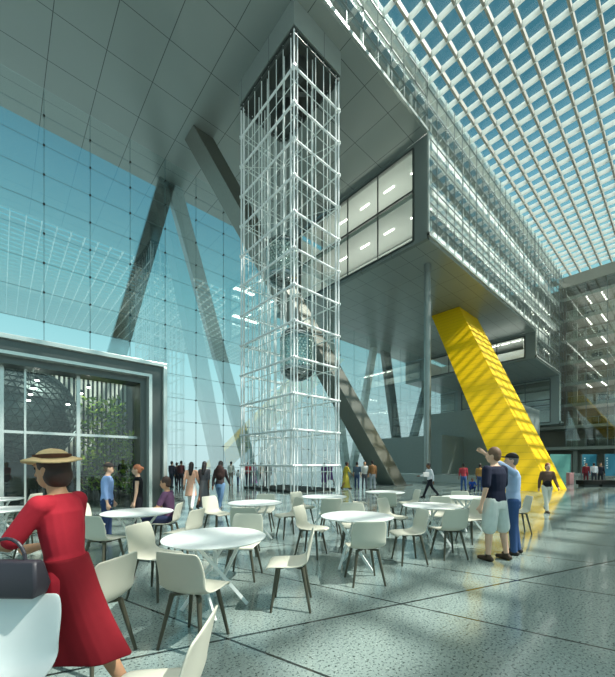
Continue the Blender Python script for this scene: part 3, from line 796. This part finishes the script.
    # ---- top
    if top is not None:
        g = MB(); lo = -.10 - long_top
        wv = .115 if fem else .13
        rows = [(lo, .115 + .05 * (long_top > .1), .165 + .04 * (long_top > .1)), (0, .118, .165), (.14, .105, wv + .012), (.28, .115, .155 if fem else .162), (.40, .115, .165 if fem else .178), (.475, .088, .15), (.515, .062, .08)]
        g.loft([ering(st(z), rx * build, ry * build, ax) for z, rx, ry in rows])
        for s in (1, -1):
            g.caps(st(.455), J['sh', s] - U * .004, .066, .060)
            if sleeve > 0:
                if sleeve <= .5: g.caps(J['sh', s], J['sh', s].lerp(J['el', s], min(1, sleeve * 1.9)), .062 * build ** .5, .060 * build ** .5)
                else: g.caps(J['sh', s], J['el', s], .060, .051); g.caps(J['el', s], J['el', s].lerp(J['wr', s], min(1, (sleeve - .5) * 2)), .052, .04)
        add('top', g, cloth(top))
    kind, bc = bottom
    if kind in ('trousers', 'shorts'):
        g = MB(); g.loft([ering(st(z), rx * build, ry * build, ax) for z, rx, ry in ((-.13, .115, .155), (-.02, .12, .16), (.1, .106, .14))])
        for s in (1, -1):
            if kind == 'trousers':
                g.caps(J['hip', s] - Z_ * .02, J['kn', s], .096 * build, .066); g.caps(J['kn', s], J['an', s] + Z_ * .01, .066, .055)
            else: g.caps(J['hip', s] - Z_ * .02, J['kn', s].lerp(J['hip', s], .04) , .10 * build, .092 * build)
        add('trousers' if kind == 'trousers' else 'shorts', g, cloth(bc))
    elif kind in ('skirt', 'dress'):
        hem, fl = bottom[1][3], bottom[1][4]; g = MB(); rows = []
        zt = .12; z0 = hip.z
        for i in range(9):
            f = i / 8; z = zt + (hem / k - z0 - zt) * f
            fold = [1 + .06 * f * sin(6 * 2 * pi * j / 30 + 1) for j in range(30)]
            c = st(0) + Z_ * z + F_ * (bottom[1][5] if len(bottom[1]) > 5 else 0) * f * f
            rx, ry = .105 + (fl - .105) * f ** .8, .14 + (fl * (bottom[1][6] if len(bottom[1]) > 6 else .9) - .14) * f ** .8
            rows.append([c + F_ * rx * fold[j] * cos(2 * pi * j / 30) + L_ * ry * fold[j] * sin(2 * pi * j / 30) for j in range(30)])
        g.loft(rows); add('skirt', g, cloth(bc[:3]))
    # ---- shoes, hair, hat
    for s in (1, -1):
        g = MB(); fd = J['fd', s]; a = J['an', s]
        g.caps(a - Z_ * .038 - fd * .045, a - Z_ * .04 + fd * .06, .040, .043); g.caps(a - Z_ * .04 + fd * .06, a - Z_ * .046 + fd * .15, .043, .032); g.caps(a - Z_ * .03, a + Z_ * .01, .042, .040)
        add('shoe', g, cloth(shoes, .5))
    if hair is not None:
        g = MB(); hv = lambda x, y, z: hc + HR_ @ Vector((x, y, z))
        g.ell(hv(-.014, 0, .028), .096, .083, .108, HR_, zmin=-.35)
        g.ell(hv(-.035, 0, -.01), .070, .078, .085, HR_)
        if hairstyle == 'long': g.caps(hv(-.06, 0, -.02), st(.36) - Fw * .11, .07, .055); g.caps(hv(-.04, .05, -.04), st(.44) - Fw * .07 + L_ * .05, .04, .03); g.caps(hv(-.04, -.05, -.04), st(.44) - Fw * .07 - L_ * .05, .04, .03)
        if hairstyle == 'bob': g.ell(hv(-.035, 0, -.035), .075, .09, .09, HR_)
        if hairstyle == 'bun': g.ell(hv(-.11, 0, .03), .045, .05, .045, HR_)
        add('hair', g, plain('hair_%d_%d_%d' % hair, hair, .6, var=.2, scale=30), None, 2)
    if hat == 'cap':
        g = MB(); hv = lambda x, y, z: hc + HR_ @ Vector((x, y, z))
        g.ell(hv(-.005, 0, .045), .104, .090, .085, HR_, zmin=-.1); g.ell(hv(.115, 0, .045), .065, .07, .010, HR_, nu=14, nv=6)
        add('cap', g, cloth(extras['hat']), min(vox, .008), 1)
    if hat == 'straw':
        g = MB(); hv = lambda x, y, z: hc + HR_ @ Vector((x, y, z))
        g.ell(hv(-.005, 0, .06), .105, .092, .075, HR_, zmin=0); 
        hb = [[hv(-.005 + r * cos(2 * pi * i / 40), r * .92 * sin(2 * pi * i / 40), z + .012 * sin(4 * pi * i / 40)) for i in range(40)] for r, z in ((.09, .055), (.165, .042), (.167, .053), (.09, .075))]
        g.loft(hb); o = add('sun_hat', g, plain('straw', (206, 176, 128), .8, var=.15, scale=60), .006, 1)
        g = MB(); g.loft([[hv(-.005 + r * cos(2 * pi * i / 40), r * .9 * sin(2 * pi * i / 40), z) for i in range(40)] for r, z in ((.108, .068), (.107, .095), (.09, .095), (.09, .068))]); g.build('hat_band', cloth((92, 60, 44)), o)
    if face_parts:
        for s in (1, -1):
            g = MB(); g.ell(hc + HR_ @ Vector((.083, s * .031, .012)), .008, .013, .008, HR_, nu=10, nv=6); g.build('eye', plain('eye_dark', (52, 40, 34), .25), e, True)
        g = MB(); g.ell(hc + HR_ @ Vector((.094, 0, -.062)), .006, .022, .006, HR_, nu=10, nv=6); g.build('mouth', plain('lips', (168, 96, 88), .5), e, True)
    for c in e.children: c.scale = (k, k, k)
    tag(e, label, 'person', group)
    e['k'] = k; del e['k']
    return e, J, k
def world_pt(e, k, p): return e.matrix_basis @ (Vector(p) * k)

# --- near figures
man1 = dict(legs=((2, 2, 5), (-4, 3, 7)), arms=((-6, 12, 20), (6, 10, 25)), lean=0, head=(18, 0))
person('man in navy polo shirt and pale shorts standing with his back to us', PD(495, 5.36), img_dir(-28), 1.80, man1, 'light', (30, 34, 52), .42, ('shorts', (206, 212, 204)), (112, 84, 62), 'short', (70, 58, 46), .010, 1.16)
man2 = dict(legs=((1, 3), (-3, 4)), arms=((126, 6, 4), (-6, 10, 18)), lean=0, head=(10, -6))
person('man in dark cap and pale blue shirt raising a pointing arm', PD(513, 5.72), img_dir(-62), 1.72, man2, 'light', (172, 192, 222), .46, ('trousers', (62, 88, 132)), (120, 112, 104), 'short', (46, 42, 40), .010, 1.0, 'cap', extras=dict(hat=(44, 42, 42)))
person('woman in brown cardigan and cream trousers walking past the yellow strut', PD(547, 10.7), img_dir(190), 1.60, WALK2, 'light', (112, 84, 72), 1.0, ('trousers', (226, 220, 204)), (140, 82, 48), 'bob', (110, 90, 74), .012, 1.0, face_parts=True)
g = MB(); g.ell((0, 0, .1), .05, .12, .1); o = g.build('waist_bag', cloth((34, 30, 30)), None, True); x, y = PD(547.5, 10.48); o.location = (x, y, .80); o.rotation_euler = (0, 0, img_dir(190)); tag(o, 'small black bag at the waist of the woman in brown cardigan', 'bag')
person('man in light blue shirt and dark cap standing before the pavilion', PD(107, 6.65), img_dir(66), 1.56, STAND, 'light', (150, 178, 226), .8, ('trousers', (52, 70, 108)), (110, 90, 70), 'short', (50, 44, 40), .012, 1.08, 'cap', extras=dict(hat=(52, 48, 48)), face_parts=True)
person('woman with red hair and black sleeveless top beside the pavilion jamb', PD(138, 7.0), img_dir(250), 1.52, dict(legs=((2, 2), (-3, 4)), arms=((2, 10, 8), (-6, 8, 30)), lean=0), 'light', (28, 28, 32), 0, ('trousers', (34, 34, 42)), (172, 104, 70), 'bun', (40, 36, 34), .012, .95, face_parts=True)
sx_, sy_ = PD(166, 6.15); fa = img_dir(266)
person('woman in purple top sitting on a cream chair at a white table', (sx_ - cos(fa) * .06, sy_ - sin(fa) * .06), fa, 1.60, dict(legs=((84, 80, 4), (80, 84, 4)), arms=((26, 8, 50), (22, 8, 55)), lean=4, seat=.545, head=(0, 4)), 'tan', (88, 62, 88), .35, ('trousers', (46, 54, 84)), (70, 48, 38), 'short', (48, 42, 42), .012, .95, face_parts=True)
# --- woman in red hurrying past, closest to the lens
redp = dict(legs=((18, 8), (-14, 18)), arms=((34, 6, 62), (14, 8, 62)), lean=6, head=(0, 4))
RX, RY = PD(67, 2.06); rf = img_dir(272)
person('woman in red dress and straw sun hat walking past close by', (RX, RY), rf, 1.65, redp, 'tan', (184, 44, 58), .45, ('skirt', (128, 26, 36, .36, .30, -.10, .5)), (58, 36, 28), 'bob', (70, 40, 36), .007, .95, 'straw', face_parts=True)
hb = empty('handbag', (RX + cos(rf) * .20 + sin(rf) * .27, RY + sin(rf) * .20 - cos(rf) * .27, .78), rf)
hb.location = (RX + cos(rf) * .12 + sin(rf) * -.27, RY + sin(rf) * .12 - cos(rf) * -.27, .81)
g = MB(); g.loft([[Vector((a * sx + .0, b_ * sy, z)) for a, b_ in ((-1, -1), (1, -1), (1, 1), (-1, 1))] for z, sx, sy in ((0, .18, .05), (.06, .20, .055), (.17, .18, .035), (.19, .17, .02))]); o = g.build('body', plain('dark_leather', (46, 44, 52), .45), hb, True, .012)
g = MB(); g.path([(.1 * cos(t), 0, .19 + .11 * sin(t)) for t in [pi * i / 10 for i in range(11)]], .009); g.build('handle', plain('dark_leather', (46, 44, 52), .45), hb, True)
tag(hb, 'dark handbag carried by the woman in red', 'bag')

# --- middle distance
gA = 'people walking towards the glass wall'
person('woman in peach tunic and white trousers walking away', PD(191, 11.4), img_dir(-5), 1.66, WALK, 'brown', (236, 178, 150), .9, ('trousers', (236, 232, 226)), (36, 26, 24), 'long', (200, 190, 180), .016, 1.0, group=gA, long_top=.30)
person('woman in grey sari with long dark hair walking away', PD(204, 11.6), img_dir(4), 1.66, WALK2, 'brown', (98, 94, 98), .6, ('skirt', (112, 110, 112, .06, .24)), (30, 24, 24), 'long', (60, 54, 52), .016, 1.0, group=gA)
pb, Jb, kb = person('person in jeans with a dark backpack walking away', PD(220, 11.4), img_dir(8), 1.70, WALK, 'brown', (62, 54, 56), 1.0, ('trousers', (104, 134, 168)), (34, 28, 26), 'long', (180, 180, 180), .016, 1.05, group=gA)
bp = empty('backpack', (PD(220, 11.14)[0], PD(220, 11.14)[1], 0), img_dir(8)); g = MB(); g.ell((-.02, 0, 1.22), .10, .17, .25); g.ell((-.08, 0, 1.12), .06, .13, .13); put('body', fused(g, .02), cloth((58, 42, 40)), bp, True, angle=180)
g = MB(); g.path([(.02, .1, 1.42), (.1, .11, 1.44), (.14, .12, 1.38)], .02); g.build('strap', cloth((40, 32, 32)), bp); tag(bp, 'dark brown backpack on the person in jeans', 'backpack')
gB = 'dark clad trio by the pavilion edge'
person('man in slate jacket, first of the dark trio beside the pavilion edge', PD(171.5, 22), img_dir(20), 1.72, STAND, 'tan', (74, 72, 84), 1, ('trousers', (58, 62, 74)), (40, 32, 30), 'short', (40, 40, 40), .024, group=gB)
person('man in charcoal coat, middle of the dark trio beside the pavilion edge', PD(176.5, 22.6), img_dir(-10), 1.70, WALK, 'tan', (58, 52, 58), 1, ('trousers', (52, 52, 60)), (36, 30, 28), 'short', (40, 40, 40), .024, group=gB)
person('man in maroon jacket, last of the dark trio beside the pavilion edge', PD(181, 22), img_dir(10), 1.75, STAND, 'tan', (98, 60, 62), 1, ('trousers', (62, 58, 66)), (38, 30, 28), 'short', (40, 40, 40), .024, group=gB)
gC = 'visitors left of and behind the cage tower'
person('man in white shirt standing just left of the cage tower with a child', PD(231, 24), img_dir(10), 1.72, STAND, 'tan', (230, 226, 216), .5, ('trousers', (150, 140, 130)), (40, 32, 30), 'short', (60, 50, 44), .024, group=gC)
person('small child in white beside the man left of the cage tower', PD(238, 24), img_dir(30), 1.12, STAND, 'tan', (236, 236, 236), .5, ('trousers', (96, 110, 140)), (40, 32, 30), 'short', (60, 50, 44), .022, group=gC)
person('woman in red seen through the left edge of the cage tower', PD(248, 23.5), img_dir(170), 1.66, STAND, 'brown', (190, 70, 74), .5, ('trousers', (70, 66, 80)), (40, 30, 28), 'long', (60, 50, 44), .024, group=gC)
person('woman in lilac seen through the cage tower', PD(254, 24), img_dir(90), 1.66, STAND, 'brown', (166, 132, 176), .5, ('skirt', (150, 120, 160, .15, .24)), (40, 30, 28), 'long', (60, 50, 44), .024, group=gC)
person('person in beige coat seen through the cage tower', PD(261.5, 24), img_dir(-20), 1.70, WALK, 'tan', (190, 172, 150), 1, ('trousers', (92, 90, 96)), (50, 40, 34), 'short', (60, 50, 44), .024, group=gC)
person('man in black suit seen through the cage tower', PD(268, 23.6), img_dir(20), 1.76, STAND, 'tan', (40, 40, 44), 1, ('trousers', (40, 40, 46)), (36, 30, 28), 'short', (36, 36, 36), .024, group=gC)
person('woman in purple sari, first of a pair behind the right side of the tower', PD(324, 26), img_dir(10), 1.64, STAND, 'brown', (112, 78, 132), .5, ('skirt', (104, 70, 124, .1, .25)), (36, 28, 28), 'long', (60, 50, 44), .024, group=gC)
person('woman in violet dress, second of a pair behind the right side of the tower', PD(330.5, 26), img_dir(-30), 1.66, WALK, 'brown', (128, 92, 150), .5, ('skirt', (122, 88, 146, .3, .24)), (36, 28, 28), 'long', (60, 50, 44), .024, group=gC)
person('woman in mustard yellow sari walking right of the cage tower', PD(346, 20.6), img_dir(70), 1.72, WALK, 'brown', (190, 168, 62), .6, ('skirt', (196, 176, 74, .08, .28)), (34, 26, 26), 'bun', (90, 70, 50), .018)
gD = 'three men talking near the steel strut'
person('man in blue grey shirt, first of three men near the steel strut', PD(357, 20.5), img_dir(20), 1.66, STAND, 'tan', (82, 96, 112), .5, ('trousers', (56, 70, 98)), (40, 32, 30), 'short', (40, 40, 40), .02, group=gD)
person('man in white shirt, middle of three men near the steel strut', PD(364.5, 21), img_dir(170), 1.70, STAND, 'tan', (212, 210, 204), .9, ('trousers', (90, 92, 100)), (40, 32, 30), 'short', (40, 40, 40), .02, group=gD)
person('man in brown jacket, last of three men near the steel strut', PD(372.5, 20), img_dir(-15), 1.74, STAND, 'tan', (124, 88, 56), 1, ('trousers', (146, 150, 156)), (40, 32, 30), 'short', (40, 40, 40), .02, 1.1, group=gD)
person('man in white shirt and black trousers striding before the grey block', PD(430, 15.6), img_dir(262), 1.66, dict(legs=((30, 8), (-24, 18)), arms=((-16, 8, 14), (24, 8, 60)), lean=5), 'brown', (226, 224, 228), .95, ('trousers', (40, 40, 46)), (30, 26, 26), 'short', (34, 32, 32), .016)
o = MB().box(-.14, .14, -.03, .03, 0, .2).build('document_case', cloth((214, 208, 204)), None, False, .01); x, y = PD(426.0, 15.2); o.location = (x, y, .93); o.rotation_euler = (0, 0, img_dir(262)); tag(o, 'pale flat case under the arm of the striding man', 'case')
gE = 'family before the yellow strut'
person('man in red shirt and jeans standing left of the yellow strut', PD(463.5, 19), img_dir(10), 1.58, STAND, 'brown', (176, 64, 72), .8, ('trousers', (70, 96, 142)), (36, 28, 26), 'short', (50, 44, 44), .018, group=gE)
person('person in tan vest and jeans standing left of the yellow strut', PD(480, 19), img_dir(40), 1.56, STAND, 'brown', (176, 130, 70), .8, ('trousers', (74, 92, 130)), (36, 28, 26), 'short', (50, 44, 44), .018, group=gE)
person('child in blue crouching between two adults left of the yellow strut', PD(471.5, 18.6), img_dir(190), 1.2, dict(legs=((95, 140, 8), (95, 140, 8)), arms=((40, 10, 50), (40, 10, 50)), lean=18), 'brown', (40, 74, 150), .8, ('trousers', (38, 56, 110)), (36, 28, 26), 'short', (50, 44, 44), .018, group=gE)
gF = 'people behind the dark bench at the far right'
for px, c, b_, lab in ((586, (128, 44, 52), (96, 40, 46), 'person in dark red coat behind the dark bench by the teal banners'), (594, (220, 220, 224), (60, 60, 68), 'person in white top behind the dark bench by the teal banners'), (600.5, (44, 44, 52), (40, 40, 46), 'person in black jacket behind the dark bench by the teal banners')):
    person(lab, PD(px, 26), img_dir(200 if px != 594 else 20), 1.62, STAND, 'tan', c, 1, ('trousers', b_), (40, 30, 28), 'short', (40, 40, 40), .022, group=gF)

# ================================================================== FAR RIGHT FURNISHINGS
def banner(px, d, w, h0, h1, face, rgb, label, marks=True):
    x, y = PD(px, d); e = empty('banner_panel', (x, y, 0), img_dir(face))
    MB().box(-.04, .04, -w / 2, w / 2, h0, h1).build('panel', plain('teal_%d_%d_%d' % rgb, rgb, .5, var=.2, scale=1.2), e)
    f = MB(); f.box(-.06, .06, -w / 2 - .05, -w / 2, 0, h1); f.box(-.06, .06, w / 2, w / 2 + .05, 0, h1); f.build('post', M_STEELD, e)
    if marks:
        q = MB()
        for i in range(5): q.box(-.05, -.041, w * .28, w * .28 + .10 + .05 * (i % 2), h0 + (h1 - h0) * (.34 + .11 * i), h0 + (h1 - h0) * (.34 + .11 * i) + .09)
        q.build('vertical_marks', M_WHITE, e)
    tag(e, label, 'banner')
banner(589, 30, 1.25, .5, 2.35, 0, (52, 128, 150), 'teal banner panel behind the people by the dark bench')
banner(611, 29, 1.1, .5, 2.35, 0, (48, 122, 146), 'teal banner panel cut by the picture edge')
banner(560, 28, 1.7, .0, 2.3, 0, (112, 176, 164), 'pale turquoise patterned panel right behind the yellow strut foot', False)
x, y = PD(570, 25.5); o = MB().box(-.17, .17, -.17, .17, 0, .85).build('pink_block', plain('pink', (196, 140, 140), .5), None, False, .02); o.location = (x, y, 0); o.rotation_euler = (0, 0, img_dir(0)); tag(o, 'small dusty pink block at the right foot of the yellow strut', 'block')
def dbench(px, d, w, label):
    x, y = PD(px, d); e = empty('lounge_bench', (x, y, 0), img_dir(0))
    MB().box(-.35, .35, -w / 2, w / 2, .16, .44).build('seat', cloth((34, 34, 32)), e, bevel=.03); MB().box(-.25, .25, -w / 2 + .1, w / 2 - .1, 0, .16).build('base', M_DARK, e); tag(e, label, 'bench')
dbench(588.5, 22.5, 1.15, 'dark low bench before the people in red, white and black'); dbench(606, 22.6, 1.1, 'dark low bench nearest the right picture edge')
x, y = PD(612, 30.5)
struct(MB().box(XE - 2.4, XE - 2.2, -12, 11.5, 0, .25).build('trim_2', M_LIP))
